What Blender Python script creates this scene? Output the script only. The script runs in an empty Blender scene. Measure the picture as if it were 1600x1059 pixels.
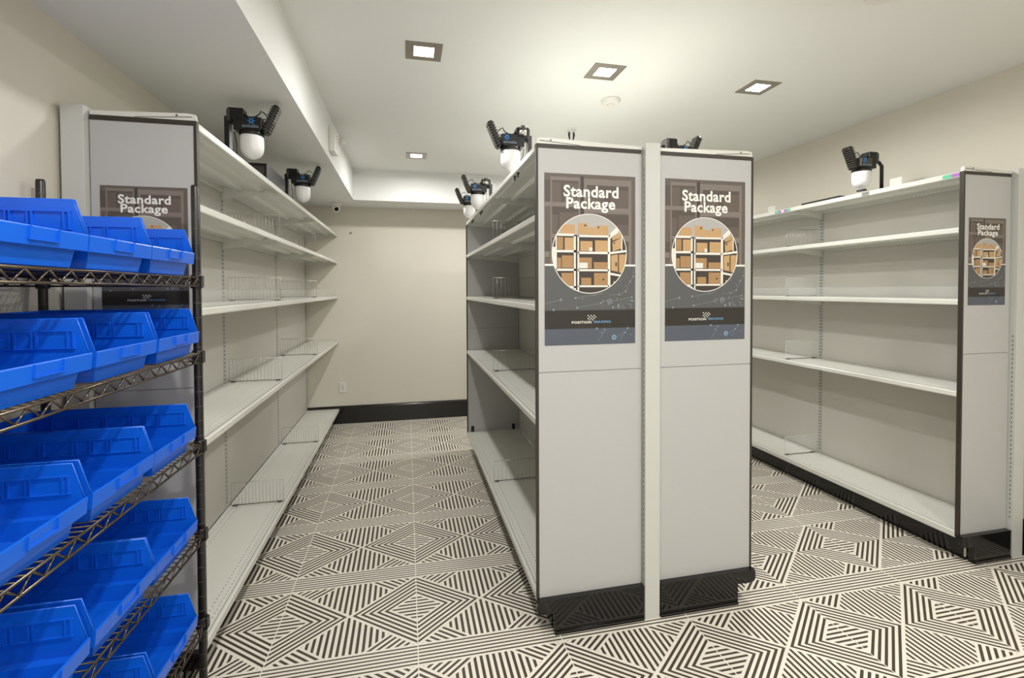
import bpy, math, random
from mathutils import Vector, Matrix

# ------------------------------------------------------------------ camera, world, lights, exposure
scene = bpy.context.scene
col = scene.collection
cam_d = bpy.data.cameras.new('camera')
cam = bpy.data.objects.new('camera', cam_d)
col.objects.link(cam)
scene.camera = cam
cam_d.sensor_width = 36.0
cam_d.lens = 743.17 / 1600 * 36.0
cam_d.shift_y = -(529.5 - 467.24) / 1600
cam_d.clip_start = 0.02
R_ = Vector((0.976297, -0.216392, -0.004303))
U_ = Vector((0.008575, 0.018806, 0.999786))
F_ = Vector((0.216265, 0.976125, -0.020216))
m = Matrix(((R_.x, U_.x, -F_.x, 0), (R_.y, U_.y, -F_.y, 0), (R_.z, U_.z, -F_.z, 1.5145), (0, 0, 0, 1)))
cam.matrix_world = m

W = bpy.data.worlds.new('world')
scene.world = W
W.use_nodes = True
W.node_tree.nodes['Background'].inputs[0].default_value = (1.0, 0.985, 0.95, 1)
W.node_tree.nodes['Background'].inputs[1].default_value = 1.85
scene.view_settings.view_transform = 'Standard'
scene.view_settings.look = 'None'
scene.view_settings.exposure = 0.0
scene.view_settings.gamma = 1.0
scene.view_settings.use_curve_mapping = False
# watts of the recessed lights, row by row from the shelving to the entrance (left, middle, right)
LAMP_POWER = [9.2, 2.4, 9.2,  3.5, 1.0, 7.5,  15.0, 2.0, 4.0,  9.0, 3.0, 4.5]

# ------------------------------------------------------------------ materials
MATS = {}
def srgb(r, g, b):
    f = lambda c: (c / 255 / 12.92) if c / 255 <= 0.04045 else ((c / 255 + 0.055) / 1.055) ** 2.4
    return (f(r), f(g), f(b), 1)
def mat(name, rgb, rough=0.5, metal=0.0, spec=0.5, emit=None, noise=0.0, nscale=20.0, bump=0.0, trans=0.0, alpha=1.0, coat=0.0):
    if name in MATS: return MATS[name]
    M = bpy.data.materials.new(name); M.use_nodes = True
    nt = M.node_tree; b = nt.nodes['Principled BSDF']
    c = srgb(*rgb)
    b.inputs['Base Color'].default_value = c
    b.inputs['Roughness'].default_value = rough
    b.inputs['Metallic'].default_value = metal
    b.inputs['Specular IOR Level'].default_value = spec
    b.inputs['Transmission Weight'].default_value = trans
    b.inputs['Alpha'].default_value = alpha
    b.inputs['Coat Weight'].default_value = coat
    if emit:
        b.inputs['Emission Color'].default_value = (*emit[:3], 1)
        b.inputs['Emission Strength'].default_value = emit[3]
    if noise or bump:
        tc = nt.nodes.new('ShaderNodeTexCoord'); n = nt.nodes.new('ShaderNodeTexNoise')
        n.inputs['Scale'].default_value = nscale; n.inputs['Detail'].default_value = 4
        nt.links.new(tc.outputs['Object'], n.inputs['Vector'])
        if noise:
            mx = nt.nodes.new('ShaderNodeMix'); mx.data_type = 'RGBA'
            mx.inputs[6].default_value = tuple(max(0, x * (1 - noise)) for x in c[:3]) + (1,)
            mx.inputs[7].default_value = tuple(min(1, x * (1 + noise)) for x in c[:3]) + (1,)
            nt.links.new(n.outputs['Fac'], mx.inputs[0]); nt.links.new(mx.outputs[2], b.inputs['Base Color'])
        if bump:
            bp = nt.nodes.new('ShaderNodeBump'); bp.inputs['Strength'].default_value = bump; bp.inputs['Distance'].default_value = 0.004
            nt.links.new(n.outputs['Fac'], bp.inputs['Height']); nt.links.new(bp.outputs['Normal'], b.inputs['Normal'])
    MATS[name] = M
    return M

wall_m = mat('wall_paint', (222, 217, 204), 0.75, noise=0.02, nscale=3, bump=0.06)
ceil_m = mat('ceiling_paint', (236, 237, 234), 0.8, noise=0.015, nscale=2, bump=0.05)
base_m = mat('black_baseboard', (26, 25, 23), 0.18, spec=0.6)
kick_m = mat('glossy_black_kick', (19, 18, 17), 0.11, spec=0.5)
steel_m = mat('shelf_enamel', (220, 220, 212), 0.27, noise=0.015, nscale=8)
back_m = mat('back_panel_enamel', (208, 205, 197), 0.45, noise=0.02, nscale=6)
post_m = mat('post_enamel', (202, 203, 198), 0.4, noise=0.01, nscale=5)
panel_m = mat('end_panel_laminate', (186, 186, 185), 0.4, noise=0.012, nscale=4)
trim_m = mat('black_edge_trim', (52, 46, 39), 0.45)
slot_m = mat('slot_dark', (40, 37, 32), 0.7)
hole_m = mat('perforation_dark', (92, 90, 84), 0.7)
rack_m = mat('black_chrome_wire', (98, 88, 76), 0.25, metal=0.92)
rackpost_m = mat('black_post_enamel', (30, 28, 26), 0.3, spec=0.6)
groove_m = mat('post_groove', (84, 80, 74), 0.5)
blue_m = mat('blue_polypropylene', (14, 98, 220), 0.26, spec=0.5, noise=0.03, nscale=5)
chrome_m = mat('chrome_wire', (190, 188, 180), 0.3, metal=0.9)
clip_m = mat('dark_clip', (90, 84, 76), 0.4, metal=0.5)
acrylic_m = mat('clear_acrylic', (236, 240, 238), 0.05, alpha=0.10, spec=0.5)
acedge_m = mat('acrylic_edge', (232, 236, 232), 0.1, alpha=0.45)
blk_m = mat('scanner_black', (20, 20, 20), 0.35)
gry_m = mat('scanner_grey', (70, 68, 64), 0.4)
dome_m = mat('white_dome_plastic', (240, 240, 240), 0.3, spec=0.5)
cyan_m = mat('logo_blue', (40, 150, 235), 0.5)
ltxt_m = mat('logo_grey', (128, 146, 164), 0.5)
white_m = mat('white_plastic', (232, 230, 224), 0.4)
nickel_m = mat('brushed_nickel', (150, 142, 132), 0.35, metal=0.8)
light_m = mat('lamp_diffuser', (255, 255, 255), 0.5, emit=(1.0, 0.97, 0.9, 14))
lens_m = mat('camera_lens', (16, 14, 13), 0.08)
green_m = mat('label_green', (92, 196, 150), 0.5)
purple_m = mat('label_purple', (170, 110, 190), 0.5)
# printed inks of the posters
ink = {}
for n, c in dict(sheet=(98, 89, 83), bar=(126, 116, 110), dark=(84, 75, 69), box=(99, 88, 81), white=(240, 238, 232),
                 grey=(88, 89, 90), slate=(82, 88, 100), net=(132, 140, 146), netblue=(128, 160, 184), band=(44, 41, 36), deep=(62, 55, 50),
                 carton=(192, 156, 110), carton2=(168, 132, 90), shelf=(232, 228, 218), room=(176, 175, 172), pale=(226, 222, 214), blue=(120, 160, 200)).items():
    ink[n] = mat('print_' + n, c, 0.45)

def floor_material():
    M = bpy.data.materials.new('geometric_floor_tile'); M.use_nodes = True
    nt = M.node_tree; b = nt.nodes['Principled BSDF']; L = nt.links
    geo = nt.nodes.new('ShaderNodeNewGeometry'); sep = nt.nodes.new('ShaderNodeSeparateXYZ')
    L.new(geo.outputs['Position'], sep.inputs[0])
    def mth(op, a, c=None, d=None):
        n = nt.nodes.new('ShaderNodeMath'); n.operation = op
        for i, v in enumerate((a, c, d)):
            if v is None: continue
            if isinstance(v, (int, float)): n.inputs[i].default_value = v
            else: L.new(v, n.inputs[i])
        return n.outputs[0]
    T = 0.6096
    def lt(a, c): return mth('LESS_THAN', a, c)
    def gt(a, c): return mth('GREATER_THAN', a, c)
    def mul(a, c): return mth('MULTIPLY', a, c)
    def add(a, c): return mth('ADD', a, c)
    def sub(a, c): return mth('SUBTRACT', a, c)
    fx = mul(mth('FRACT', mth('DIVIDE', add(sep.outputs[0], 50 * T - 0.0345), T)), T)     # 0..T from one grout line
    fy = mul(mth('FRACT', mth('DIVIDE', add(sep.outputs[1], 50 * T - 1.928), T)), T)      # 0..T, band first
    band_w = 0.1145
    H = (T - band_w) / 2
    a = mth('ABSOLUTE', sub(fx, T / 2))
    bb = mth('ABSOLUTE', sub(fy, band_w + H))
    s = H / (T / 2); q = math.sqrt(1 + s * s)
    def stripe(v, pitch, duty, phase=0.0):
        fr = mth('FRACT', add(mth('DIVIDE', v, pitch), 100 + phase))
        return lt(mth('ABSOLUTE', sub(fr, 0.5)), duty / 2)
    gap = 0.0062
    e = mth('DIVIDE', sub(mul(a, s), bb), q)            # >0 side (diamond) region, <0 lens region
    band_in = lt(fy, band_w)
    st_band = stripe(fy, band_w / 6, 0.40, 0.0)
    side = gt(e, 0.0015)
    e0 = (H - 0.1) / q
    chev = mul(mul(side, lt(e, e0)), stripe(sub(e, 0.0015), (e0 - 0.0015) / 5, 0.48, 0.0))
    inner = mul(gt(e, e0 + gap), stripe(bb, 0.0235, 0.44, 0.5))
    top = gt(mul(e, -1.0), gap)
    k = add(mul(a, s), bb)
    kc = 0.308
    edge = lt(bb, H - 0.006)
    lens = mul(mul(mul(top, lt(k, kc - gap)), edge), stripe(a, 0.0262, 0.47, 0.5))
    corner = mul(mul(mul(top, gt(k, kc + 0.002)), edge), stripe(mth('DIVIDE', sub(k, kc), q), 0.0238, 0.47, 0.0))
    tile = add(add(chev, inner), add(lens, corner))
    not_band = sub(1.0, band_in)
    dark = add(mul(tile, not_band), mul(st_band, band_in))
    # grout lines running down the aisle break the stripes
    g = mul(gt(fx, 0.0022), lt(fx, T - 0.0022))
    dark = mth('MINIMUM', mul(dark, g), 1.0)
    # faint cross joint along one band edge
    noise = nt.nodes.new('ShaderNodeTexNoise'); noise.inputs['Scale'].default_value = 3.0; noise.inputs['Detail'].default_value = 5
    L.new(geo.outputs['Position'], noise.inputs['Vector'])
    light = nt.nodes.new('ShaderNodeMix'); light.data_type = 'RGBA'
    light.inputs[6].default_value = srgb(232, 226, 212); light.inputs[7].default_value = srgb(238, 232, 220)
    L.new(noise.outputs['Fac'], light.inputs[0])
    mx = nt.nodes.new('ShaderNodeMix'); mx.data_type = 'RGBA'
    L.new(dark, mx.inputs[0]); L.new(light.outputs[2], mx.inputs[6]); mx.inputs[7].default_value = srgb(74, 65, 54)
    L.new(mx.outputs[2], b.inputs['Base Color'])
    b.inputs['Roughness'].default_value = 0.42
    b.inputs['Specular IOR Level'].default_value = 0.35
    return M
floor_m = floor_material()

# ------------------------------------------------------------------ mesh builder
class MB:
    def __init__(s): s.v = []; s.f = []; s.mi = []; s.mats = []; s.sm = []
    def m(s, M):
        if M not in s.mats: s.mats.append(M)
        return s.mats.index(M)
    def add(s, vs, fs, M, smooth=False):
        o = len(s.v); s.v += [tuple(v) for v in vs]; k = s.m(M)
        for f in fs: s.f.append(tuple(i + o for i in f)); s.mi.append(k); s.sm.append(smooth)
        return s
    def box(s, x0, x1, y0, y1, z0, z1, M):
        if x0 > x1: x0, x1 = x1, x0
        if y0 > y1: y0, y1 = y1, y0
        vs = [(x, y, z) for z in (z0, z1) for y in (y0, y1) for x in (x0, x1)]
        return s.add(vs, [(0, 2, 3, 1), (4, 5, 7, 6), (0, 1, 5, 4), (2, 6, 7, 3), (0, 4, 6, 2), (1, 3, 7, 5)], M)
    def quad(s, a, b, c, d, M): return s.add([a, b, c, d], [(0, 1, 2, 3)], M)
    def poly(s, pts, M): return s.add(pts, [tuple(range(len(pts)))], M)
    def prism(s, pts, axis, a, b, M):
        """2D outline pts extruded along axis ('x','y','z') from a to b"""
        def P(p, t):
            return {'y': (p[0], t, p[1]), 'x': (t, p[0], p[1]), 'z': (p[0], p[1], t)}[axis]
        n = len(pts)
        area = sum(pts[i][0] * pts[(i + 1) % n][1] - pts[(i + 1) % n][0] * pts[i][1] for i in range(n))
        vs = [P(p, a) for p in pts] + [P(p, b) for p in pts]
        fs = [tuple(range(n)), tuple(range(2 * n - 1, n - 1, -1))] + [(i, i + n, (i + 1) % n + n, (i + 1) % n) for i in range(n)]
        flip = (area > 0) != (axis == 'y')
        if (b < a): flip = not flip
        if flip: fs = [tuple(reversed(f)) for f in fs]
        return s.add(vs, fs, M)
    def tube(s, pts, r, M, n=6, smooth=True, cap=True):
        pts = [Vector(p) for p in pts]; rings = []; up = None
        o = len(s.v); k = s.m(M)
        for i, p in enumerate(pts):
            t = (pts[min(i + 1, len(pts) - 1)] - pts[max(i - 1, 0)]).normalized()
            if up is None: up = Vector((0, 0, 1)) if abs(t.z) < 0.9 else Vector((1, 0, 0))
            x = t.cross(up).normalized(); y = x.cross(t).normalized(); up = y
            rr = r[i] if isinstance(r, (list, tuple)) else r
            for j in range(n):
                a = 2 * math.pi * j / n
                s.v.append(tuple(p + (x * math.cos(a) + y * math.sin(a)) * rr))
        for i in range(len(pts) - 1):
            for j in range(n):
                s.f.append((o + i * n + j, o + i * n + (j + 1) % n, o + (i + 1) * n + (j + 1) % n, o + (i + 1) * n + j)); s.mi.append(k); s.sm.append(smooth)
        if cap:
            s.f.append(tuple(o + j for j in reversed(range(n)))); s.mi.append(k); s.sm.append(False)
            s.f.append(tuple(o + (len(pts) - 1) * n + j for j in range(n))); s.mi.append(k); s.sm.append(False)
        return s
    def lathe(s, c, prof, M, n=28, axis='z', smooth=True):
        """prof: list of (r, h) along axis"""
        o = len(s.v); k = s.m(M)
        for r, h in prof:
            for j in range(n):
                a = 2 * math.pi * j / n; ca, sa = math.cos(a) * r, math.sin(a) * r
                p = {'z': (ca, sa, h), 'y': (ca, h, sa), 'x': (h, ca, sa)}[axis]
                s.v.append((c[0] + p[0], c[1] + p[1], c[2] + p[2]))
        for i in range(len(prof) - 1):
            for j in range(n):
                s.f.append((o + i * n + j, o + i * n + (j + 1) % n, o + (i + 1) * n + (j + 1) % n, o + (i + 1) * n + j)); s.mi.append(k); s.sm.append(smooth)
        s.f.append(tuple(o + j for j in reversed(range(n)))); s.mi.append(k); s.sm.append(False)
        s.f.append(tuple(o + (len(prof) - 1) * n + j for j in range(n))); s.mi.append(k); s.sm.append(False)
        return s
    def mesh(s, name):
        me = bpy.data.meshes.new(name); me.from_pydata(s.v, [], s.f)
        for M in s.mats: me.materials.append(M)
        me.polygons.foreach_set('material_index', s.mi); me.polygons.foreach_set('use_smooth', s.sm)
        me.update(); return me
    def build(s, name, parent=None, label=None, bevel=0.0, loc=None):
        o = bpy.data.objects.new(name, s.mesh(name)); col.objects.link(o)
        if loc: o.location = loc
        if parent: o.parent = parent
        if label: o['label'] = label
        if bevel:
            b = o.modifiers.new('bevel', 'BEVEL'); b.width = bevel; b.segments = 2; b.limit_method = 'ANGLE'
        return o

def tag(o, label, cat, group=None):
    o['label'] = label; o['category'] = cat
    if group: o['group'] = group
    return o
def thing(name, label, cat, loc=(0, 0, 0), group=None, rz=0):
    o = bpy.data.objects.new(name, None); o.empty_display_size = 0.05; col.objects.link(o)
    o.location = loc; o.rotation_euler = (0, 0, rz)
    return tag(o, label, cat, group)
def structure(o): o['kind'] = 'structure'; return o
def copy_tree(o, parent=None):
    c = o.copy(); col.objects.link(c); c.parent = parent
    for ch in list(o.children): copy_tree(ch, c)
    return c
def text_mesh(txt, width, height, M, bold=0.0, spacing=1.0):
    """flat lettering: returns list of (verts2d, faces) scaled to width x height (cap/bbox)"""
    cu = bpy.data.curves.new('lettering', 'FONT'); cu.body = txt; cu.size = 1; cu.offset = bold; cu.space_character = spacing
    cu.resolution_u = 3
    o = bpy.data.objects.new('lettering', cu); col.objects.link(o)
    dg = bpy.context.evaluated_depsgraph_get(); dg.update()
    me = bpy.data.meshes.new_from_object(o.evaluated_get(dg))
    vs = [v.co.copy() for v in me.vertices]; fs = [tuple(p.vertices) for p in me.polygons]
    bpy.data.objects.remove(o); bpy.data.curves.remove(cu); bpy.data.meshes.remove(me)
    x0 = min(v.x for v in vs); x1 = max(v.x for v in vs); y0 = min(v.y for v in vs); y1 = max(v.y for v in vs)
    sx = width / (x1 - x0); sy = height / (y1 - y0)
    return [((v.x - x0) * sx - width / 2, (v.y - y0) * sy) for v in vs], fs

# ------------------------------------------------------------------ room shell
XL, XR, YB, YF, ZC, ZS = -1.188, 3.412, 5.675, -2.2, 2.778, 2.458
structure(MB().box(XL - .1, XR + .1, YF, YB + .1, -0.1, 0, floor_m).build('floor'))
structure(MB().box(XL - .1, XR + .1, YF, YB + .1, ZC, ZC + 0.1, ceil_m).build('ceiling'))
structure(MB().box(XL - .1, XL, YF, YB + .1, 0, ZC, wall_m).build('wall_left'))
structure(MB().box(XR, XR + .1, YF, YB + .1, 0, ZC, wall_m).build('wall_right'))
structure(MB().box(XL, XR, YB, YB + .1, 0, ZC, wall_m).build('wall_back'))
for nm, x0, x1, z0, z1 in (('wall_front_added', XL, 0.3, 0, ZC), ('wall_front_added', 1.5, XR, 0, ZC), ('wall_front_added', 0.3, 1.5, 2.15, ZC)):  # unseen wall and doorway, added for bounced light and daylight fill
    structure(MB().box(x0, x1, YF - .1, YF, z0, z1, wall_m).build(nm))
# dropped soffit along the left wall and across the back
structure(MB().box(XL, -0.534, YF, YB, ZS, ZC, ceil_m).build('ceiling_soffit_left'))
structure(MB().box(-0.534, XR, 5.23, YB, ZS, ZC, ceil_m).build('ceiling_soffit_back'))
def baseboard(name, x0, x1, y0, y1, nx, ny):
    b = MB()
    b.box(x0, x1, y0, y1, 0, 0.182, base_m)
    if ny: b.prism([(y1, .182), (y0 , .182), (y0 + .004, .19), (y0 + .010, .196), (y1, .2)][::-1], 'x', x0, x1, base_m)
    else:
        if nx > 0: b.prism([(x0, .182), (x1, .182), (x1 - .004, .19), (x1 - .010, .196), (x0, .2)], 'y', y0, y1, base_m)
        else: b.prism([(x1, .182), (x0, .182), (x0 + .004, .19), (x0 + .010, .196), (x1, .2)], 'y', y0, y1, base_m)
    structure(b.build(name))
baseboard('baseboard_back', XL + .018, XR - .018, YB - 0.018, YB, 0, 1)
baseboard('baseboard_left', XL, XL + .018, YF, YB, 1, 0)
baseboard('baseboard_right', XR - .018, XR, YF, YB, -1, 0)

# ------------------------------------------------------------------ recessed ceiling lights
def ceiling_light():
    t = thing('ceiling_light', '', 'ceiling light')
    b = MB(); h = 0.094; i = 0.052; z = -0.004
    for (x0, x1, y0, y1) in ((-h, h, -h, -i), (-h, h, i, h), (-h, -i, -i, i), (i, h, -i, i)):
        b.box(x0, x1, y0, y1, z, 0.0, nickel_m)
    b.build('trim_frame', t)
    MB().box(-i, i, -i, i, -0.003, -0.001, light_m).build('diffuser', t)
    return t
L0 = ceiling_light()
lamps = [(0.1, 2.585, 'square recessed ceiling light nearest the left soffit, in the front row'),
         (1.136, 2.609, 'square recessed ceiling light above the middle shelving, beside the smoke detector'),
         (2.167, 2.61, 'square recessed ceiling light on the right, toward the right wall'),
         (0.1, 4.59, 'small far square recessed ceiling light near the back soffit, over the left aisle'),
         (1.15, 4.62, 'far square ceiling light behind the middle shelving top'),
         (2.167, 4.62, 'far square ceiling light over the right aisle'),
         (0.1, 0.6, 'unseen square ceiling light above the front of the room, left'),  # front row is assumed, out of view; left lamp strengthened as fill
         (1.136, 0.6, 'unseen square ceiling light above the front of the room, middle'),
         (2.167, 0.6, 'unseen square ceiling light above the front of the room, right'),
         (0.1, -1.4, 'added unseen square ceiling light by the entrance, left'),  # entrance row is unseen, added to help light the room
         (1.136, -1.4, 'added unseen square ceiling light by the entrance, middle'),
         (2.167, -1.4, 'added unseen square ceiling light by the entrance, right')]
for k, (x, y, lab) in enumerate(lamps):
    o = L0 if k == 0 else copy_tree(L0)
    o.location = (x, y, ZC); tag(o, lab, 'ceiling light', 'recessed square ceiling lights')
    ld = bpy.data.lights.new('lamp_light', 'AREA'); ld.shape = 'SQUARE'; ld.size = 0.10; ld.spread = math.radians(173); ld.energy = LAMP_POWER[k]
    ld.color = (1.0, 0.985, 0.955)
    lo = bpy.data.objects.new('lamp_light', ld); col.objects.link(lo); lo.location = (0, 0, -0.006); lo.parent = o

# ------------------------------------------------------------------ gondola shelving
LEVELS = [2.146, 1.843, 1.450, 0.945]
Y0, SEC = 2.012, 1.219
PF = 1.992          # front plane of the end panels
POSTF = 1.966

def shelf_mesh(depth, s, base=False, topmost=False):
    """one shelf section, local: y 0..SEC, x 0 = front lip, goes back in -s direction, z 0 = top"""
    b = MB(); L = SEC - 0.002
    X = lambda d: -s * d
    t = 0.0022
    rows = [0.035, 0.062] + [depth - 0.055, depth - 0.028]
    hw = 0.0022
    cuts = [0.006]
    for r_ in rows: cuts += [r_ - hw, r_ + hw]
    cuts.append(depth)
    for i in range(0, len(cuts), 2): b.box(X(cuts[i]), X(cuts[i + 1]), 0, L, -t, 0, steel_m)
    n = int(L / 0.0254)
    for r_ in rows:
        y = 0.0
        for k in range(n + 1):
            y1 = min(L, k * 0.0254 + 0.0127 - 0.004)
            b.box(X(r_ - hw), X(r_ + hw), y, y1, -t, 0, steel_m)
            y = k * 0.0254 + 0.0127 + 0.004
            if y >= L: break
    # front rail: rounded shoulder, sloped face, hem
    lh = 0.030 if not base else 0.036
    prof = [(0.008, 0.0), (0.003, -0.0015), (0.0, -0.005), (0.0, -lh + .004), (0.002, -lh), (0.012, -lh), (0.012, -lh + 0.003), (0.005, -lh + 0.003), (0.004, -0.006), (0.008, -0.0035)]
    b.prism([(X(p), z) for p, z in prof], 'y', 0, L, steel_m)
    b.box(X(0.0145), X(0.0165), 0.004, L - 0.004, 0, 0.0008, hole_m)        # shoulder crease
    if not base:
        for c in (depth * 0.36, depth * 0.72):
            b.prism([(X(c - .030), -t), (X(c - .014), -.019), (X(c + .014), -.019), (X(c + .030), -t)], 'y', 0.012, L - .012, steel_m)
        b.box(X(depth - .004), X(depth), 0, L, -.034, -t, steel_m)
        for k in range(int(L / .0254)):                    # raised white tabs imitating light that shows through the rear hem slots
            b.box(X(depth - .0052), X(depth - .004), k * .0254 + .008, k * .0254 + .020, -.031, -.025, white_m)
    b2 = None
    if not base:
        b2 = MB()
        b2.prism([(X(0.02), -t), (X(0.02), -.022), (X(0.05), -.034), (X(depth * .8), -.062), (X(depth + .004), -.075), (X(depth + .004), -t)], 'y', 0, .003, steel_m)
    return b.mesh('shelf'), (b2.mesh('bracket') if b2 else None)

def mobj(name, me, parent, loc=(0, 0, 0), label=None):
    o = bpy.data.objects.new(name, me); col.objects.link(o); o.location = loc; o.parent = parent
    if label: o['label'] = label
    return o

def slots(b, x, y0, y1, z0, z1, side):
    """column of dark slots on a face x = const (side = outward direction)"""
    z = z0
    while z < z1:
        xa = x + side * 0.0004
        p = [(xa, y0, z), (xa, y1, z), (xa, y1, z + .013), (xa, y0, z + .013)]
        if side < 0: p = p[::-1]
        b.poly(p, slot_m); z += 0.0254

def upright_mesh(xb, s, y, h=2.165):
    """slotted column behind the shelves, face at xb, slots facing the aisle"""
    b = MB(); b.box(xb, xb - s * 0.03, y - .016, y + .016, 0, h, post_m)
    for yy in (-.010, .004): slots(b, xb, y + yy, y + yy + .006, .20, h - .03, s)
    return b

def half(unit, xf, xb, s, nsec, kx):
    depth = abs(xb - xf)
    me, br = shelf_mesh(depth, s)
    mb_, _ = shelf_mesh(depth, s, base=True)
    for k in range(nsec):
        y = Y0 + k * SEC
        for z in LEVELS:
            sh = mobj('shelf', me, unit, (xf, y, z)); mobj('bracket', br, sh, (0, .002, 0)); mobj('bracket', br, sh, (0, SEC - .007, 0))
        mobj('base_deck', mb_, unit, (xf, y, 0.172))
        bp = MB()
        for z0, z1 in ((.17, .86), (.862, 1.52), (1.522, 2.135)):
            bp.box(xb - s * .006, xb - s * .012, y + .017, y + SEC - .017, z0, z1, back_m)
        bp.build('back_panel', unit)
        MB().box(kx, kx - s * .008, y, y + SEC - .001, 0.002, 0.137, kick_m).build('kick_plate', unit)
    for k in range(nsec + 1):
        y = Y0 + k * SEC + (0.008 if k == 0 else (-0.018 if k == nsec else 0))
        upright_mesh(xb - s * .004, s, y).build('upright', unit)

def end_panel(unit, x0, x1, s, y=PF, ny=-1, kick=True, kx=None):
    """x0..x1 panel, s = direction of the aisle side; ny = -1 faces the camera"""
    e = bpy.data.objects.new('end_panel', None)
    ya, yb = (y, y + .018) if ny < 0 else (y - .018, y)
    b = MB()
    b.box(x0, x1, ya, yb, 1.153, 2.130, panel_m)
    b.box(x0, x1, ya, yb, 0.156, 1.149, panel_m)
    b.box(x0 + .004, x1 - .004, ya + .002, yb - .002, 1.148, 1.154, mat('panel_seam', (150, 150, 150), .6))
    o = b.build('end_panel', unit)
    t = MB(); xo = x1 if s > 0 else x0
    t.box(xo - .001 * s, xo + .009 * s, ya - .002, yb + .001, 0.153, 2.143, trim_m)
    t.box(x0, x1, ya - .002, yb + .001, 2.127, 2.143, trim_m)
    t.build('edge_trim', o)
    return o

def top_cap(unit, x0, x1, s):
    """bent end of the top shelf showing over the end panel"""
    xi, xo = (x0, x1) if s > 0 else (x1, x0)
    b = MB()
    b.prism([(xi, 2.146), (xo, 2.146), (xo - s * .004, 2.168), (xo - s * .03, 2.172), (xi, 2.160)], 'y', PF + .001, PF + .016, steel_m)
    b.prism([(xo - s * .20, 2.148), (xo - s * .016, 2.160), (xo - s * .014, 2.158), (xo - s * .20, 2.1465)], 'y', PF - .001, PF + .0015, hole_m)
    b.lathe((xo - s * .065, PF - .0015, 2.1625), [(.003, 0), (.003, .003)], slot_m, 10, 'y')
    return b.build('top_cap', unit)

def kick_end(unit, xi, xo, xk, s):
    """black end of the base with its bracket wing: xi inner side, xk kick recess, xo outer edge"""
    b = MB()
    b.box(xi, xk, POSTF + .001, POSTF + .03, 0.002, 0.1475, kick_m)
    b.prism([(xk, .1475), (xo + s * .008, .1475), (xo + s * .010, .120), (xo + s * .004, .102), (xo - s * .03, .095), (xk, .098)], 'y', POSTF + .001, POSTF + .022, kick_m)
    b.box(xi, xo + s * .004, POSTF - .001, POSTF + .028, .148, .158, kick_m)
    b.box(xi, xk, POSTF - .004, POSTF + .004, 0.001, 0.014, kick_m)
    return b.build('kick_end', unit)

def end_post(unit, x0, x1, h, side_slots=0, backlit=False):
    b = MB(); b.box(x0, x1, POSTF, POSTF + .075, 0, h, post_m)
    if side_slots:
        xx = x0 if side_slots < 0 else x1
        slots(b, xx, POSTF + .014, POSTF + .0175, .22, backlit or h - .1, side_slots)
    return b.build('end_post', unit, bevel=.0015)

# left run, against the left wall
uL = thing('shelving_unit', 'long grey metal shelving run along the left wall, behind the black wire rack', 'shelving unit', (0, 0, 0))
half(uL, -0.757, -1.092, 1, 3, -0.835)
end_panel(uL, -1.098, -0.766, 1)
top_cap(uL, -1.098, -0.757, 1)
kick_end(uL, -1.098, -0.766, -0.835, 1)
end_post(uL, -1.172, -1.102, 2.171)

# middle double-sided run
uC = thing('shelving_unit', 'double-sided grey metal shelving run in the middle with two end panels', 'shelving unit', (0, 0, 0))
half(uC, 0.550, 1.045, -1, 2, 0.622)
half(uC, 1.630, 1.135, 1, 2, 1.540)
end_panel(uC, 0.558, 1.044, -1); end_panel(uC, 1.136, 1.622, 1)
top_cap(uC, 0.552, 1.050, -1); top_cap(uC, 1.130, 1.628, 1)
kick_end(uC, 1.048, 0.552, 0.622, -1); kick_end(uC, 1.132, 1.628, 1.540, 1)
end_post(uC, 1.0535, 1.1265, 2.171, -1)
yfar = Y0 + 2 * SEC + .019
end_panel(uC, 0.558, 1.086, -1, yfar, 1); end_panel(uC, 1.094, 1.622, 1, yfar, 1)

# right run, along the right wall
uR = thing('shelving_unit', 'grey metal shelving run along the right wall with narrow end panel', 'shelving unit', (0, 0, 0))
half(uR, 2.942, 3.285, -1, 3, 3.022)
end_panel(uR, 2.952, 3.285, -1)
top_cap(uR, 2.944, 3.292, -1)
kick_end(uR, 3.286, 2.944, 3.022, -1)
end_post(uR, 3.300, 3.373, 2.171, -1, 1.25)
kl = MB(); kl.box(3.013, 3.0215, 2.006, 2.012, .02, .115, mat('foam_strip', (206, 200, 180), .6)); kl.build('corner_strip', uR)
# coloured stickers on the top rail of the right run
for y0_, y1_, M_, lab in ((2.012, 2.05, purple_m, 'purple sticker'), (2.05, 2.095, green_m, 'green sticker'), (3.18, 3.215, green_m, 'green sticker'),
                     (3.215, 3.245, purple_m, 'purple sticker'), (3.275, 3.30, purple_m, 'purple sticker'), (3.30, 3.34, green_m, 'green sticker')):
    MB().box(2.9412, 2.942, y0_, y1_, 2.121, 2.141, M_).build('sticker', uR, lab)
# small black stoppers standing inside the left corner of the far end panel
for x in (0.585, 0.98):
    MB().box(x, x + .028, yfar - .026, yfar - .019, .174, .225, blk_m).build('bumper', uC, 'black bumper')

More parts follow.
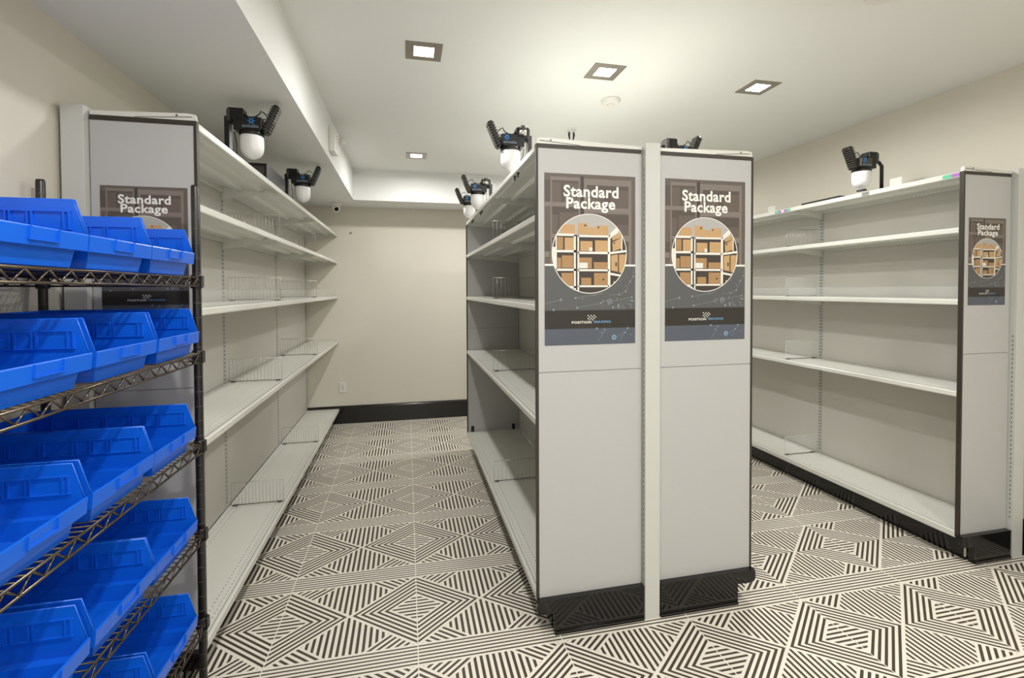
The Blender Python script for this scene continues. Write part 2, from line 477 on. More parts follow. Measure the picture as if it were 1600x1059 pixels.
# ------------------------------------------------------------------ posters
def clip_circle(poly, cx, cy, r, n=48):
    out = poly
    for k in range(n):
        a0 = 2 * math.pi * k / n; a1 = 2 * math.pi * (k + 1) / n
        A = (cx + r * math.cos(a0), cy + r * math.sin(a0)); B = (cx + r * math.cos(a1), cy + r * math.sin(a1))
        f = lambda p: (B[0] - A[0]) * (p[1] - A[1]) - (B[1] - A[1]) * (p[0] - A[0])
        new = []
        for i in range(len(out)):
            P, Q = out[i], out[(i + 1) % len(out)]; fp, fq = f(P), f(Q)
            if fp >= 0: new.append(P)
            if (fp >= 0) != (fq >= 0):
                t = fp / (fp - fq); new.append((P[0] + (Q[0] - P[0]) * t, P[1] + (Q[1] - P[1]) * t))
        out = new
        if len(out) < 3: return None
    return out

def poster(x0, x1, z0, z1, label):
    t = thing('poster', label, 'poster', ((x0 + x1) / 2, PF, z0), 'printed posters on the end panels')
    w, h = x1 - x0, z1 - z0
    b = MB(); layer = [0]
    def P(u, v): return ((u - .5) * w, -0.0013 - layer[0] * 0.00014, (1 - v) * h)       # u 0..1 right, v 0..1 down
    def flat(pts, M):
        ar = sum(pts[i][0] * pts[(i + 1) % len(pts)][1] - pts[(i + 1) % len(pts)][0] * pts[i][1] for i in range(len(pts)))
        if ar > 0: pts = pts[::-1]
        b.poly([P(*p) for p in pts][::1], M)
    def rect(u0, v0, u1, v1, M): flat([(u0, v0), (u1, v0), (u1, v1), (u0, v1)], M)
    b.box(-w / 2, w / 2, -0.001, 0.0, 0, h, ink['sheet'])
    layer[0] = 1
    # dim photograph of storage racks printed behind the title
    zx = lambda x: (x - 62) / 708; zy = lambda y: (y - 45) / 1223
    for (a, c, d, e, k) in ((62, 95, 110, 770, 'dark'), (118, 95, 322, 255, 'dark'), (385, 110, 715, 290, 'dark'), (118, 285, 318, 475, 'dark'), (385, 330, 715, 480, 'dark'),
                            (118, 505, 170, 780, 'dark'), (645, 520, 715, 780, 'dark'), (335, 60, 362, 400, 'deep')):
        rect(zx(a), zy(c), zx(d), zy(e), ink[k])
    layer[0] = 2
    for (a, c, d, e, k) in ((118, 110, 188, 255, 'box'), (207, 112, 322, 255, 'box'), (385, 155, 520, 290, 'box'), (570, 150, 715, 290, 'box'), (175, 320, 318, 470, 'box'),
                            (385, 350, 525, 470, 'bar'), (560, 400, 715, 470, 'box'), (118, 340, 160, 470, 'box'), (62, 265, 106, 520, 'box'), (62, 645, 106, 770, 'box'), (745, 310, 770, 480, 'box'),
                            (62, 600, 100, 640, 'bar')):
        rect(zx(a), zy(c), zx(d), zy(e), ink[k])
    layer[0] = 2.5
    for (a, c, d, e) in ((62, 250, 330, 280), (365, 280, 735, 320), (106, 475, 330, 500), (365, 475, 735, 520), (106, 70, 334, 95), (362, 75, 738, 120)):
        rect(zx(a), zy(c), zx(d), zy(e), ink['bar'])
    layer[0] = 2.8
    for (a, c, d, e) in ((322, 85, 334, 400), (362, 85, 384, 400), (715, 110, 738, 780), (106, 70, 118, 780)):
        rect(zx(a), zy(c), zx(d), zy(e), ink['bar'])
    layer[0] = 3
    rect(0, .5315, 1, .797, ink['grey']); rect(0, .905, 1, 1, ink['slate']); rect(0, .797, 1, .905, ink['band'])
    layer[0] = 4
    rect(0, .526, 1, .537, ink['white'])
    # network of dots and lines
    asp = w / h
    rnd = random.Random(4)
    def dot(u, v, r, M): flat([(u + r * math.cos(a * math.pi / 5), v + r * asp * math.sin(a * math.pi / 5)) for a in range(10)], M)
    def line(u0, v0, u1, v1, th, M):
        dx, dy = (u1 - u0), (v1 - v0) / asp; q = math.hypot(dx, dy); nx, ny = -dy / q * th, dx / q * th * asp
        flat([(u0 + nx, v0 + ny), (u1 + nx, v1 + ny), (u1 - nx, v1 - ny), (u0 - nx, v0 - ny)], M)
    zx2 = lambda x: (x - 60) / 742; zy2 = lambda y: .797 + (y - 465) / 145 * .108
    for (x, y, r) in ((188, 380, .014), (305, 368, .012), (318, 445, .013), (462, 345, .008), (515, 410, .011), (530, 392, .008), (665, 343, .011), (720, 318, .011), (758, 240, .011),
                      (785, 195, .010), (772, 365, .01), (775, 392, .012), (615, 445, .013), (658, 430, .012), (658, 445, .01), (130, 460, .012), (480, 612, .012), (540, 622, .008), (520, 648, .008),
                      (738, 615, .012), (712, 650, .011), (765, 668, .007), (648, 372, .006), (360, 375, .006), (672, 230, .006), (720, 275, .006), (785, 165, .006)):
        dot(zx2(x), zy2(y), r, ink['net'])
    for k in range(26): dot(.62 + .36 * rnd.random(), .735 + .055 * rnd.random(), .003 + .005 * rnd.random(), ink['net'])
    for (a, c, d, e) in ((60, 410, 188, 380), (305, 368, 462, 345), (318, 445, 515, 410), (462, 345, 530, 330), (580, 345, 665, 343), (665, 343, 720, 318), (590, 398, 772, 365),
                         (720, 318, 758, 240), (758, 240, 785, 195), (486, 720, 556, 615), (640, 685, 712, 650), (712, 650, 738, 615), (670, 710, 705, 665)):
        line(zx2(a), zy2(c), zx2(d), zy2(e), .0016, ink['net'])
    layer[0] = 5
    dot(zx2(588), zy2(398), .030, ink['net']); dot(zx2(622), zy2(686), .027, ink['netblue'])
    layer[0] = 6
    dot(zx2(588), zy2(398), .022, ink['grey']); dot(zx2(622), zy2(686), .014, ink['slate'])
    layer[0] = 7
    dot(zx2(588), zy2(398), .012, ink['net']); dot(zx2(622), zy2(686), .006, ink['netblue'])
    b.build('printed_sheet', t)
    # round picture of cartons on shelves
    b = MB(); layer[0] = 8
    cu, cv, ru = .488, .464, .413
    def C(x, y): return (cu + (x - 415) / 293 * ru, cv + (y - 688) / 305 * ru * asp * 1.0)
    def circ_poly(pts, M):
        q = clip_circle([((p[0] - 415) / 293, (p[1] - 688) / 305) for p in pts] if True else pts, 0, 0, .985)
        if q is None:
            q = clip_circle([((p[0] - 415) / 293, (p[1] - 688) / 305) for p in pts][::-1], 0, 0, .985)
        if q is None: return
        flat([(cu + p[0] * ru, cv + p[1] * ru * asp) for p in q], M)
    def crect(x0_, y0_, x1_, y1_, M): circ_poly([(x0_, y0_), (x1_, y0_), (x1_, y1_), (x0_, y1_)], M)
    flat([(cu + ru * math.cos(a * math.pi / 32), cv + ru * asp * math.sin(a * math.pi / 32)) for a in range(64)], ink['pale'])
    layer[0] = 9
    crect(100, 380, 730, 545, ink['room']); crect(100, 545, 730, 1000, ink['deep'])
    layer[0] = 10
    circ_poly([(100, 640), (160, 640), (160, 850), (100, 850)], ink['pale'])
    circ_poly([(575, 540), (640, 500), (640, 520), (575, 570)], ink['pale'])
    layer[0] = 10.5
    for (a, c, d, e, k) in ((322, 455, 400, 540, 'carton'), (402, 487, 465, 545, 'carton'), (468, 470, 560, 553, 'carton'), (340, 592, 435, 668, 'carton'), (455, 585, 555, 672, 'carton'),
                            (330, 718, 430, 800, 'carton2'), (445, 752, 555, 803, 'carton2'), (347, 872, 425, 928, 'carton2'), (447, 835, 555, 928, 'carton2'),
                            (190, 470, 298, 538, 'carton'), (163, 565, 208, 658, 'carton2'), (220, 568, 295, 662, 'carton'), (163, 720, 192, 798, 'carton2'), (198, 703, 285, 797, 'carton2'), (195, 835, 285, 935, 'carton2')):
        crect(a, c, d, e, ink[k])
    for q_ in ([(590, 560), (658, 520), (660, 560), (592, 585)], [(592, 598), (665, 560), (665, 645), (595, 668)], [(582, 700), (636, 690), (636, 825), (582, 815)], [(645, 692), (706, 690), (706, 835), (645, 832)], [(600, 900), (640, 900), (600, 935)]):
        circ_poly(q_, ink['carton'])
    layer[0] = 11
    crect(333, 757, 397, 800, ink['pale']); crect(410, 640, 434, 668, ink['pale'])
    for (a, c, d, e) in ((160, 538, 305, 556), (160, 662, 305, 680), (150, 803, 305, 820), (230, 936, 305, 950), (322, 546, 565, 562), (322, 672, 565, 690), (322, 806, 565, 822), (322, 930, 565, 944),
                         (290, 545, 305, 975), (318, 545, 330, 990), (556, 555, 576, 965), (150, 560, 160, 830)):
        crect(a, c, d, e, ink['shelf'])
    for q_ in ([(575, 530), (625, 480), (640, 500), (575, 552)], [(578, 672), (706, 655), (706, 672), (578, 690)], [(575, 832), (672, 850), (668, 864), (575, 850)], [(664, 540), (672, 545), (672, 660), (664, 660)]):
        circ_poly(q_, ink['shelf'])
    layer[0] = 12
    for (a, c, d, e) in ((616, 752, 628, 782), (512, 880, 528, 892), (600, 598, 616, 608), (372, 466, 386, 480), (476, 480, 488, 492)): crect(a, c, d, e, ink['deep'])
    n = 64
    for k in range(n):
        a0, a1 = 2 * math.pi * k / n, 2 * math.pi * (k + 1) / n
        rr0, rr1 = ru * 1.0, ru * .982
        flat([(cu + rr0 * math.cos(a0), cv + rr0 * asp * math.sin(a0)), (cu + rr0 * math.cos(a1), cv + rr0 * asp * math.sin(a1)),
              (cu + rr1 * math.cos(a1), cv + rr1 * asp * math.sin(a1)), (cu + rr1 * math.cos(a0), cv + rr1 * asp * math.sin(a0))], ink['white'])
    b.build('round_picture', t, 'round colour picture of cartons on white shelves')
    # lettering
    def letters(name, txt, u, v_base, wid, hei, M, bold, sp=1.0):
        vs, fs = text_mesh(txt, wid * w, hei * h, M, bold, sp)
        c = P(u, v_base); bb = MB()
        bb.add([(c[0] + x, -0.0034, c[2] + y) for x, y in vs], fs, M)
        return bb
    b = letters('t', 'Standard', .504, .1345, .605, .069, ink['white'], .027, 1.05)
    b2 = letters('t', 'Package', .500, .2225, .54, .086, ink['white'], .027, 1.05)
    b.add(b2.v, b2.f, ink['white'])
    b.build('title_lettering', t, 'white title lettering')
    b = letters('t', 'POSITION', .395, .8755, .215, .0145, ink['white'], .022, 1.1)
    b2 = letters('t', 'IMAGING', .625, .874, .19, .0145, ink['blue'], .022, 1.1)
    b.add(b2.v, b2.f, ink['blue'])
    # chequered mark above the name
    for i in range(6):
        for j in range(4):
            if (i + j) % 2 == 0 and not (i == 5 and j in (0, 3)):
                c = P(.462 + i * .0165, .826 + j * .0085)
                b.box(c[0], c[0] + .0105 * w, -.0034, -.0028, c[2] - .0062 * h, c[2], ink['white'])
    b.build('logo_lettering', t, 'small white and blue logo lettering on the black band')
    return t
poster(0.587, 1.015, 1.2685, 2.021, 'large printed poster on the left end panel of the middle shelving')
poster(1.165, 1.587, 1.2725, 2.023, 'large printed poster on the right end panel of the middle shelving')
poster(2.984, 3.250, 1.418, 1.8955, 'small printed poster on the end panel of the right wall shelving')
poster(-1.070, -0.791, 1.418, 1.8955, 'printed poster half hidden behind the black wire rack with blue bins')

# ------------------------------------------------------------------ wire rack
RX0, RX1, RY0, RY1 = -1.148, -0.704, 0.900, 1.830
RLEV = [1.563, 1.304, 0.994, 0.686, 0.375, 0.068]
rack = thing('wire_rack', 'black wire shelving rack on the left holding the blue bins', 'wire rack', (0, 0, 0))
for (x, y) in ((RX1, RY1), (RX0, RY1), (RX0, RY0), (RX1, RY0)):
    b = MB(); b.lathe((x, y, 0), [(.0125, 0.012), (.0125, 1.868), (.0105, 1.875)], rackpost_m, 16)
    z = 0.05
    while z < 1.86:
        b.lathe((x, y, z), [(.0127, 0), (.0127, .0018)], groove_m, 16); z += .0508
    b.lathe((x, y, 0), [(.016, 0), (.016, .012)], rackpost_m, 12)
    b.build('post', rack)
fx = RX1 + .014
for zl in RLEV:
    b = MB(); rw = .0032
    for (p, q, nseg) in (((fx, RY0, 0), (fx, RY1, 0), 15), ((RX0 - .014, RY0, 0), (RX0 - .014, RY1, 0), 15), ((RX0, RY0 - .0, 0), (RX1, RY0 - .0, 0), 7), ((RX0, RY1 + .0, 0), (RX1, RY1 + .0, 0), 7)):
        p = Vector(p); q = Vector(q)
        for dz in (-.0035, -.0315): b.tube([p + Vector((0, 0, zl + dz)), q + Vector((0, 0, zl + dz))], rw, rack_m, 8)
        pts = []
        for k in range(nseg * 2 + 1):
            c = p.lerp(q, k / (nseg * 2)); pts.append(c + Vector((0, 0, zl - .0305 if k % 2 == 0 else zl - .0045)))
        for k in range(len(pts) - 1): b.tube([pts[k], pts[k + 1]], .0024, rack_m, 6)
    b.build('truss', rack)
    b = MB()
    y = RY0 + .022
    while y < RY1 - .01:
        b.tube([(RX0 - .014, y, zl - .002), (fx, y, zl - .002)], .0019, rack_m, 6); y += .0235
    for x in (RX0 + .11, RX0 + .22, RX0 + .33): b.tube([(x, RY0, zl - .006), (x, RY1, zl - .006)], .003, rack_m, 6)
    b.build('wire_deck', rack)
    for (x, y) in ((RX1, RY1), (RX0, RY1), (RX0, RY0), (RX1, RY0)):
        b = MB(); b.lathe((x, y, zl), [(.0165, -.040), (.019, -.034), (.017, .002), (.0165, .006)], rackpost_m, 16)
        if x == RX1 : b.box(x, x + .019, y - .011, y + .011, zl - .036, zl + .003, rackpost_m)
        b.build('collar', rack)

# ------------------------------------------------------------------ blue bins
def bin_proto():
    D, Wd, Hh = 0.445, 0.262, 0.149       # origin: front lip centre, bottom; front = +x
    b = MB(); w = Wd / 2; t = .003
    ins = .020
    xf = -.012                            # front face of the lower body
    # lower body (tapered shell) : outer and inner skins
    def ring(z, x0, x1, hw): return [(x0, -hw, z), (x1, -hw, z), (x1, hw, z), (x0, hw, z)]
    for off in (0, t):
        rings = [ring(.0015 + off, -D + .014 + off, xf - .007 - off, w - ins - .006 - off), ring(.040, -D + .010 + off, xf - off, w - ins - off)]
        vs = rings[0] + rings[1]
        fs = [(0, 1, 2, 3), (0, 4, 5, 1), (1, 5, 6, 2), (2, 6, 7, 3), (3, 7, 4, 0)]
        if off == 0: fs = [f[::-1] for f in fs]
        b.add(vs, fs, blue_m)
    # ledge from the lower body out to the upper walls
    z = .040
    # side walls above the ledge: profile with sloping hopper front
    prof = [(-D, .038), (-.002, .038), (-.002, .072), (-.024, Hh), (-D, Hh)]
    for sgn in (-1, 1):
        y1 = sgn * w; y0 = sgn * (w - t)
        b.prism(prof, 'y', min(y0, y1), max(y0, y1), blue_m)
        b.box(-D, 0, sgn * (w - ins - t), sgn * w, .038, .041, blue_m)
        # rolled rim along the top and slope
        b.tube([(-D, sgn * (w - .0015), Hh), (-.024, sgn * (w - .0015), Hh), (-.002, sgn * (w - .0015), .072)], .0020, blue_m, 6)
        # raised ribs on the inner wall
        yi = sgn * (w - t - .0012)
        for zz in (.084, .122): b.box(-D + .02, -.026, yi - .0024, yi + .0024, zz, zz + .0026, blue_m)
        for xx in (-.030, -.040, -.098, -.106, -.137, -.145, -.176, -.186, -.250, -.258, -.325, -.333, -.395, -.403):
            b.box(xx - .0015, xx + .0015, yi - .0028, yi + .0028, .084, .122, blue_m)
    b.box(-D, -D + t, -w, w, .038, Hh, blue_m)
    b.box(-D, -D + .02, -w + t, w - t, .038, .041, blue_m)
    # front lip
    b.box(xf - t, 0, -w, w, .038, .041, blue_m)
    b.prism([(-.0045, .038), (0, .038), (.003, .072), (.002, .0745), (-.001, .0745)], 'y', -w, w, blue_m)
    t_ = thing('storage_bin', '', 'bin')
    b.build('tray', t_)
    f = MB()
    for (y0, y1, z0, z1) in ((-.040, -.0365, .050, .073), (.0365, .040, .050, .073), (-.040, .040, .047, .0505)):
        f.prism([(.000 + (z0 - .038) * .09, z0), (.0045 + (z0 - .038) * .09, z0), (.0045 + (z1 - .038) * .09, z1), (.000 + (z1 - .038) * .09, z1)], 'y', y0, y1, blue_m)
    f.build('label_holder', t_)
    return t_
BIN = bin_proto(); first = True
shelf_words = ['top shelf', 'second shelf down', 'third shelf down', 'fourth shelf down', 'fifth shelf down', 'bottom shelf']
spots = [[1.090, 1.356, 1.622], [1.094, 1.372, 1.648], [1.068, 1.348, 1.613], [1.066, 1.347, 1.612], [1.055, 1.328, 1.600], [1.055, 1.328, 1.595]]
pos_words = ['nearest the camera', 'in the middle', 'beside the far post']
for k, row in enumerate(spots):
    for j, y in enumerate(row):
        if k == 5 and j < 2: continue
        o = BIN if first else copy_tree(BIN); first = False
        o.location = (-0.682, y, RLEV[k] + .001)
        tag(o, 'blue bin on the %s of the wire rack, %s' % (shelf_words[k], pos_words[j]), 'bin', 'blue bins on the wire rack')

# ------------------------------------------------------------------ shelf dividers
def wire_divider(length, tilt=0):
    t = thing('shelf_divider', '', 'shelf divider'); h = .145
    b = MB()
    b.tube([(0, 0, .004), (0, 0, h), (length, 0, h), (length, 0, .004)], .0018, chrome_m, 6)
    n = 15
    for k in range(1, n): b.tube([(length * k / n, 0, .006), (length * k / n, 0, h)], .0011, chrome_m, 5)
    b.build('wire_grid', t)
    c = MB(); c.tube([(0, 0, .006), (length, 0, .006)], .0024, clip_m, 6)
    c.box(.010, .035, -.005, .005, .0005, .008, clip_m); c.box(length - .035, length - .010, -.005, .005, .0005, .008, clip_m)
    c.build('foot_rail', t)
    return t
def clear_divider(length):
    t = thing('shelf_divider', '', 'shelf divider'); h = .148
    MB().box(.003, length - .003, -.0012, .0012, .004, h - .003, acrylic_m).build('clear_panel', t)
    c = MB()
    c.box(0, .003, -.0016, .0016, .003, h, acedge_m); c.box(length - .003, length, -.0016, .0016, .003, h, acedge_m); c.box(0, length, -.0016, .0016, h - .003, h, acedge_m)
    c.build('polished_edge', t)
    c = MB(); c.box(.01, .04, -.006, .006, .0005, .006, clip_m); c.box(length - .05, length - .02, -.006, .006, .0005, .006, clip_m)
    c.box(0, length, -.002, .002, .0005, .004, clip_m); c.build('foot_rail', t)
    return t
lw = {0.172: 'base deck', 0.945: 'shelf above the base', 1.450: 'middle shelf', 1.843: 'upper shelf under the top'}
pw = wire_divider(.300); used = False
for z in (0.172, .945, 1.450, 1.843):
    for y, wd in ((Y0 + SEC + .012, 'nearer'), (Y0 + 2 * SEC + .012, 'farther')):
        o = pw if not used else copy_tree(pw); used = True
        o.location = (-1.075, y, z + .0012)
        tag(o, '%s wire divider on the %s of the left wall shelving' % (wd, lw[z]), 'shelf divider', 'wire dividers on the left shelving')
pc = wire_divider(.430); used = False
for z in (0.172, .945, 1.450, 1.843):
    o = pc if not used else copy_tree(pc); used = True
    o.location = (.585, Y0 + SEC + .012, z + .0012)
    tag(o, 'wire divider on the %s of the middle shelving, left side' % lw[z], 'shelf divider', 'wire dividers on the middle shelving')
wr = wire_divider(.300); wr.location = (2.965, Y0 + SEC + .012, 1.843 + .0012)
tag(wr, 'wire divider on the upper shelf of the right wall shelving', 'shelf divider', 'dividers on the right shelving')
pr = clear_divider(.300); used = False
for z in (0.172, .945, 1.450):
    o = pr if not used else copy_tree(pr); used = True
    o.location = (2.965, Y0 + SEC + .012, z + .0012)
    tag(o, 'clear plastic divider on the %s of the right wall shelving' % lw[z], 'shelf divider', 'dividers on the right shelving')

# clear front fences on the middle shelves
def fence(x, n, label):
    t = thing('front_fence', label, 'shelf fence', (x, Y0, 1.450))
    for k in range(n):
        y = k * SEC
        MB().box(-.001, .001, y + .01, y + SEC - .01, .001, .070, acrylic_m).build('clear_strip', t)
        MB().box(-.0012, .0012, y + .01, y + SEC - .01, .070, .0715, acedge_m).build('top_edge', t)
fence(2.966, 2, 'low clear plastic fence along the middle shelf of the right wall shelving')
fence(-.783, 3, 'low clear plastic fence along the middle shelf of the left wall shelving')

# ------------------------------------------------------------------ scanners on top of the shelving
def scanner(s, arm=False):
    """s = +1: aisle at +x. origin: under the dome centre, on the shelf top"""
    t = thing('scanner_camera', '', 'camera'); X = lambda v: v * s
    b = MB()          # dome
    r = .054; prof = [(.010, .022)]
    for k in range(1, 9):
        a = k / 8 * math.pi / 2
        prof.append((r * math.sin(a) , .022 + r * 1.02 * (1 - math.cos(a))))
    prof += [(r * 1.01, .095), (r, .128), (r * .96, .134)]
    b.lathe((0, 0, 0), prof, dome_m, 32); b.build('dome_cover', t, 'white translucent dome')
    b = MB()
    b.lathe((0, 0, 0), [(.050, .134), (.056, .136), (.056, .150), (.048, .154)], blk_m, 28); b.build('collar', t)
    b = MB()          # body
    def bx(x0, x1, y0, y1, z0, z1, M): b.box(X(x0), X(x1), y0, y1, z0, z1, M)
    bx(-.070, .050, -.045, .045, .152, .205, blk_m); bx(-.03, .058, -.050, .03, .160, .215, gry_m if arm else blk_m)
    b.build('body', t, bevel=.003)
    b = MB()
    bx(-.100, -.030, -.030, .035, .205, .263, blk_m); bx(-.104, -.088, -.034, .039, .200, .255, gry_m)
    bx(-.030, -.018, -.02, .025, .205, .240, blk_m)
    b.build('lidar_block', t, bevel=.004)
    if s < 0 and not arm:
        b = MB(); b.lathe((X(-.060), -.048, 0), [(.020, .213), (.021, .215), (.021, .235), (.020, .237)], chrome_m, 20)
        b.lathe((X(-.060), -.048, 0), [(.0205, .2372), (.0205, .258), (.017, .262)], gry_m, 20); b.build('lidar_puck', t, 'silver and grey round sensor')
    b = MB()          # heat-sinked depth camera, tilted out over the aisle
    ax = Vector((X(.40), 0, .917)).normalized(); sd = Vector((X(.917), 0, -.40)).normalized(); yy = Vector((0, 1, 0))
    o_ = Vector((X(.055), 0, .150))
    def obox(a0, a1, c0, c1, y0, y1, M):
        vs = [o_ + ax * a + sd * c + yy * y for a in (a0, a1) for y in (y0, y1) for c in (c0, c1)]
        fs = [(0, 2, 3, 1), (4, 5, 7, 6), (0, 1, 5, 4), (2, 6, 7, 3), (0, 4, 6, 2), (1, 3, 7, 5)]
        if s < 0: fs = [f[::-1] for f in fs]
        b.add(vs, fs, M)
    obox(.0, .155, -.010, .020, -.030, .030, blk_m)
    b.build('depth_camera', t, bevel=.010)
    b = MB()
    for k in range(9): obox(.018 + k * .0145, .024 + k * .0145, -.012, .0245, -.0325, .026, gry_m)
    obox(.010, .145, .020, .0235, -.02, .02, lens_m)
    b.build('heat_sink', t)
    b = MB()          # cables
    b.tube([(X(-.03), 0, .235), (X(-.005), -.005, .228), (X(.02), -.01, .230), (X(.038), -.012, .242), (X(.046), -.012, .258), (X(.058), -.01, .252), (X(.072), -.005, .240)], .0028, blk_m, 6)
    b.tube([(X(.0), -.01, .21), (X(.02), -.02, .226), (X(.045), -.02, .222), (X(.058), -.01, .205)], .003, blk_m, 6)
    b.tube([(X(.03), .02, .212), (X(.045), .02, .23), (X(.055), .01, .225)], .003, blk_m, 6)
    b.build('cable', t)
    b = MB()          # bracket
    if arm:
        px = -.165
        b.tube([(X(-.04), 0, .205), (X(-.10), 0, .212), (X(-.14), 0, .205), (X(px), 0, .180), (X(px), 0, .02)], .011, blk_m, 8)
        b.tube([(X(-.07), .01, .20), (X(-.15), .015, .205), (X(-.182), .01, .17), (X(-.185), .01, .12), (X(-.17), .01, .06), (X(-.172), .0, .03)], .003, blk_m, 6)
        b.box(X(px - .022), X(px + .022), -.06, .06, .0, .008, blk_m)
        b.box(X(.02), X(.045), -.055, -.005, .0, .010, blk_m)
    else:
        b.box(X(-.120), X(-.098), -.012, .03, .0, .225, blk_m if s > 0 else gry_m); b.box(X(-.12), X(-.02), .0, .028, .195, .208, blk_m if s > 0 else gry_m)
        b.box(X(-.14), X(-.03), -.02, .04, 0, .005, blk_m)
        b.tube([(X(-.075), -.01, .15), (X(-.066), -.01, .09), (X(-.066), -.01, .01)], .0022, blk_m, 6)
    b.build('bracket', t)
    # logo on the side facing the entrance
    b = MB(); yl = -.0512; cx = X(.012) if s > 0 else X(.03); cz = .196
    for k in range(6):
        a0, a1 = k * math.pi / 3, (k + 1) * math.pi / 3
        q = [(cx + rr * math.cos(a), yl, cz + rr * math.sin(a)) for rr, a in ((.011, a0), (.011, a1), (.006, a1), (.006, a0))]
        b.poly(q[::-1], cyan_m)
        b.tube([(cx + .010 * math.cos(a0), yl, cz + .010 * math.sin(a0)), (cx + .018 * math.cos(a0), yl, cz + .018 * math.sin(a0))], .0014, cyan_m, 5)
    vs, fs = text_mesh('amoeba', .074, .017, ltxt_m, .012)
    b.add([((X(.008) if s > 0 else X(.012)) + x, yl, .163 + y) for x, y in vs], fs, ltxt_m)
    b.build('logo', t, 'small blue round logo and grey lettering')
    return t
grp = 'black and white scanner cameras on the shelving tops'
ZT = 2.1465
a = scanner(1); a.location = (-.745, 2.606, ZT); tag(a, 'nearest scanner camera on top of the left wall shelving, leaning over the aisle', 'camera', grp)
b_ = copy_tree(a); b_.location = (-.748, 3.80, ZT); tag(b_, 'farther scanner camera on top of the left wall shelving, beyond the black box', 'camera', grp)
c_ = scanner(-1); c_.location = (.572, 2.606, ZT + .003); tag(c_, 'nearest scanner camera on the left edge of the middle shelving top', 'camera', grp)
d_ = copy_tree(c_); d_.location = (.572, 3.86, ZT + .003); tag(d_, 'second scanner camera along the left edge of the middle shelving top', 'camera', grp)
e_ = copy_tree(c_); e_.location = (.572, 4.37, ZT + .003); tag(e_, 'farthest scanner camera at the far left corner of the middle shelving top', 'camera', grp)
f_ = copy_tree(a); f_.location = (1.615, 2.60, ZT); tag(f_, 'scanner camera mostly hidden behind the right end panel of the middle shelving', 'camera', grp)
g_ = scanner(-1, True); g_.location = (2.945, 2.587, ZT + .001); tag(g_, 'scanner camera with curved arm on top of the right wall shelving', 'camera', grp)

for unit, s_, x, ys in ((uL, 1, -.745, (2.606, 3.80)), (uC, -1, .572, (2.606, 3.86, 4.37))):
    for y in ys:
        for dy in (-.10, -.02):
            b = MB(); b.lathe((x - .02 * s_, y + dy, 2.146), [(.0035, -.028), (.0035, -.006)], blk_m, 8)
            b.lathe((x - .02 * s_, y + dy, 2.146), [(.008, -.0085), (.008, -.0035)], blk_m, 10); b.build('clamp_screw', unit, 'black clamp screw under the top shelf')

# things lying on the shelving tops
t = thing('power_box', 'black box on top of the left wall shelving between the two scanner cameras', 'box', (-.80, 3.07, ZT + .001))
MB().box(-.10, 0, 0, .44, 0, .118, blk_m).build('case', t, bevel=.003)
MB().box(-.085, -.015, -.001, .0, .02, .10, gry_m).build('front_plate', t, 'dark grey front plate')
t = thing('power_strip', 'flat black strip lying on top of the right wall shelving', 'power strip', (2.955, 2.76, ZT + .001))
MB().box(0, .05, 0, .33, 0, .014, blk_m).build('bar', t, bevel=.003)
def label_clip(loc, label):
    t = thing('label_clip', label, 'label holder', loc, 'clear label holders on the right shelving top')
    MB().box(0, .004, 0, .075, .001, .048, mat('frosted_acrylic', (235, 235, 230), .2, alpha=.4)).build('clear_plate', t)
    MB().box(0, .03, 0, .075, 0, .003, acedge_m).build('foot', t)
label_clip((2.96, 2.335, ZT), 'small clear label holder beside the scanner camera on the right shelving')
label_clip((2.96, 3.36, ZT), 'small clear label holder at the far end of the right shelving top')

# ------------------------------------------------------------------ ceiling and wall fittings
t = thing('smoke_detector', 'round white smoke detector on the ceiling behind the middle light', 'smoke detector', (1.345, 2.99, ZC))
b = MB(); b.lathe((0, 0, 0), [(.050, -.030), (.056, -.024), (.058, -.010), (.066, -.008), (.066, -.0005)], white_m, 32); b.build('housing', t)
b = MB(); b.lathe((0, 0, 0), [(.018, -.034), (.024, -.030)], white_m, 20); b.build('sensor_cap', t)
t = thing('smoke_detector', 'white ceiling plate at the top edge near the right', 'smoke detector', (2.00, 1.665, ZC))
b = MB(); b.lathe((0, 0, 0), [(.060, -.022), (.066, -.016), (.068, -.0005)], white_m, 32); b.build('housing', t)
b = MB(); b.lathe((0, 0, 0), [(.02, -.027), (.028, -.022)], white_m, 20); b.build('sensor_cap', t)

t = thing('security_camera', 'white dome security camera under the soffit in the back left corner', 'security camera', (-.742, 5.47, ZS))
b = MB(); b.lathe((0, 0, 0), [(.060, -.0005), (.060, -.010), (.050, -.024), (.046, -.030)][::-1], white_m, 28); b.build('base', t)
b = MB(); R0 = .046
prof = []
for k in range(0, 13):
    a_ = math.pi * k / 12; prof.append((max(.001, R0 * math.sin(a_)), -R0 * math.cos(a_)))
b.lathe((0, -.004, -.054), prof, white_m, 28); b.build('ball', t)
dirv = Vector((.30, -.88, -.36)).normalized(); c0 = Vector((0, -.004, -.054))
b = MB(); b.tube([c0 + dirv * .036, c0 + dirv * .0475], [.024, .021], lens_m, 20); b.build('lens', t, 'black lens')
b = MB(); b.tube([c0 + dirv * .030, c0 + dirv * .044], [.029, .026], white_m, 20); b.build('lens_ring', t)

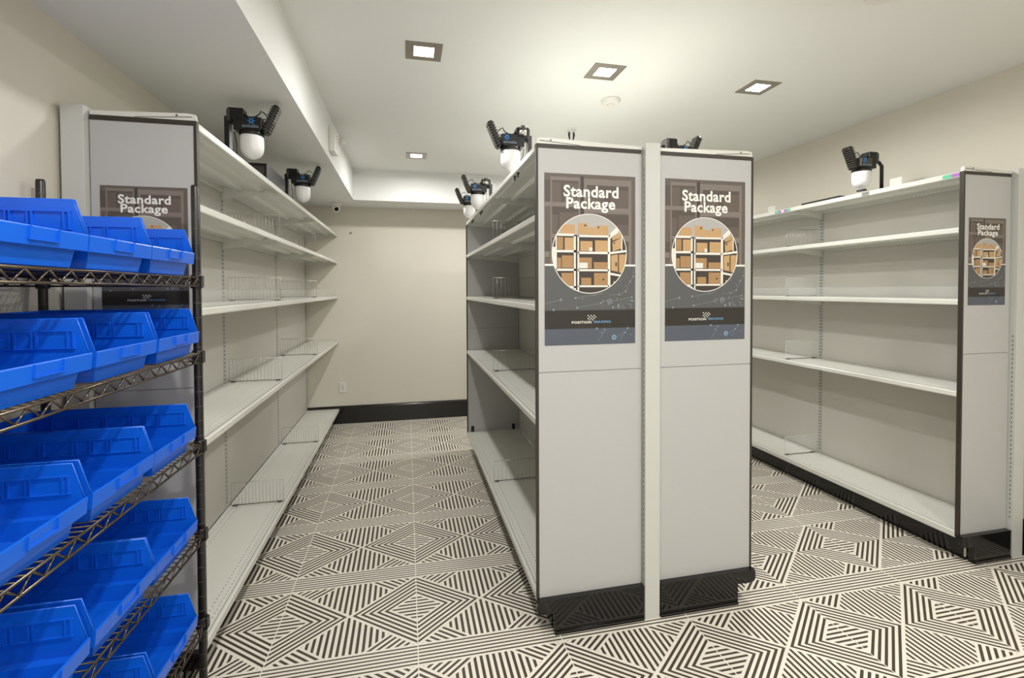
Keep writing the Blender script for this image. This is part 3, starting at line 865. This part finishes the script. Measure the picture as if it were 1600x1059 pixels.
t = thing('emergency_light', 'white emergency light box on the left soffit face with round lamp head', 'emergency light', (-.534, 3.74, 2.60))
b = MB(); b.prism([(-.11, .095), (.10, .105), (.10, -.05), (.07, -.075), (-.11, -.085)], 'x', .0005, .04, white_m); b.build('case', t, bevel=.004)
b = MB()
for k in range(5): b.box(.04, .0408, -.02 + (k % 2) * .004, -.004 + (k % 2) * .004, .045 - k * .022, .051 - k * .022, slot_m)
b.build('indicator', t, 'dark indicator marks')
b = MB(); b.tube([(.02, .10, .03), (.04, .16, .06)], .008, white_m, 10)
b.lathe((.05, .175, .07), [(.010, -.03), (.028, -.015), (.030, .0), (.030, .012), (.02, .018)], white_m, 20, 'y'); b.build('lamp_head', t)

t = thing('wall_outlet', 'white wall outlet plate low on the back wall in the left aisle', 'outlet', (-.718, YB, .414))
b = MB(); b.box(-.037, .037, -.006, -.0005, -.059, .059, white_m); b.build('plate', t, bevel=.002)
b = MB(); b.box(-.017, .017, -.0075, -.006, -.034, .034, mat('socket_white', (214, 212, 206), .4)); b.lathe((0, -.009, 0), [(.003, 0), (.003, .002)], nickel_m, 10, 'y'); b.build('socket', t)

t = thing('sprinkler_head', 'small dark sprinkler head hanging from ceiling over the middle shelving', 'sprinkler', (1.30, 3.64, ZC))
b = MB(); b.lathe((0, 0, 0), [(.034, -.0005), (.030, -.006), (.012, -.008)][::-1], white_m, 20); b.build('escutcheon', t)
b = MB(); 
for x in (-.020, .020): b.tube([(x * .9, 0, -.006), (x, 0, -.030), (x * .7, 0, -.075)], [.007, .009, .004], blk_m, 8)
b.lathe((0, 0, 0), [(.004, -.082), (.017, -.078), (.017, -.074)], gry_m, 16); b.build('frame', t)
t = thing('wall_hook', 'tiny bright metal hook high on the back wall', 'hook', (-.612, YB, 2.162))
b = MB(); b.lathe((0, 0, 0), [(.008, -.012), (.006, -.001)], chrome_m, 12, 'y'); b.build('head', t)
b = MB(); b.lathe((0, 0, 0), [(.012, -.0025), (.012, -.0003)], nickel_m, 14, 'y'); b.build('washer', t)
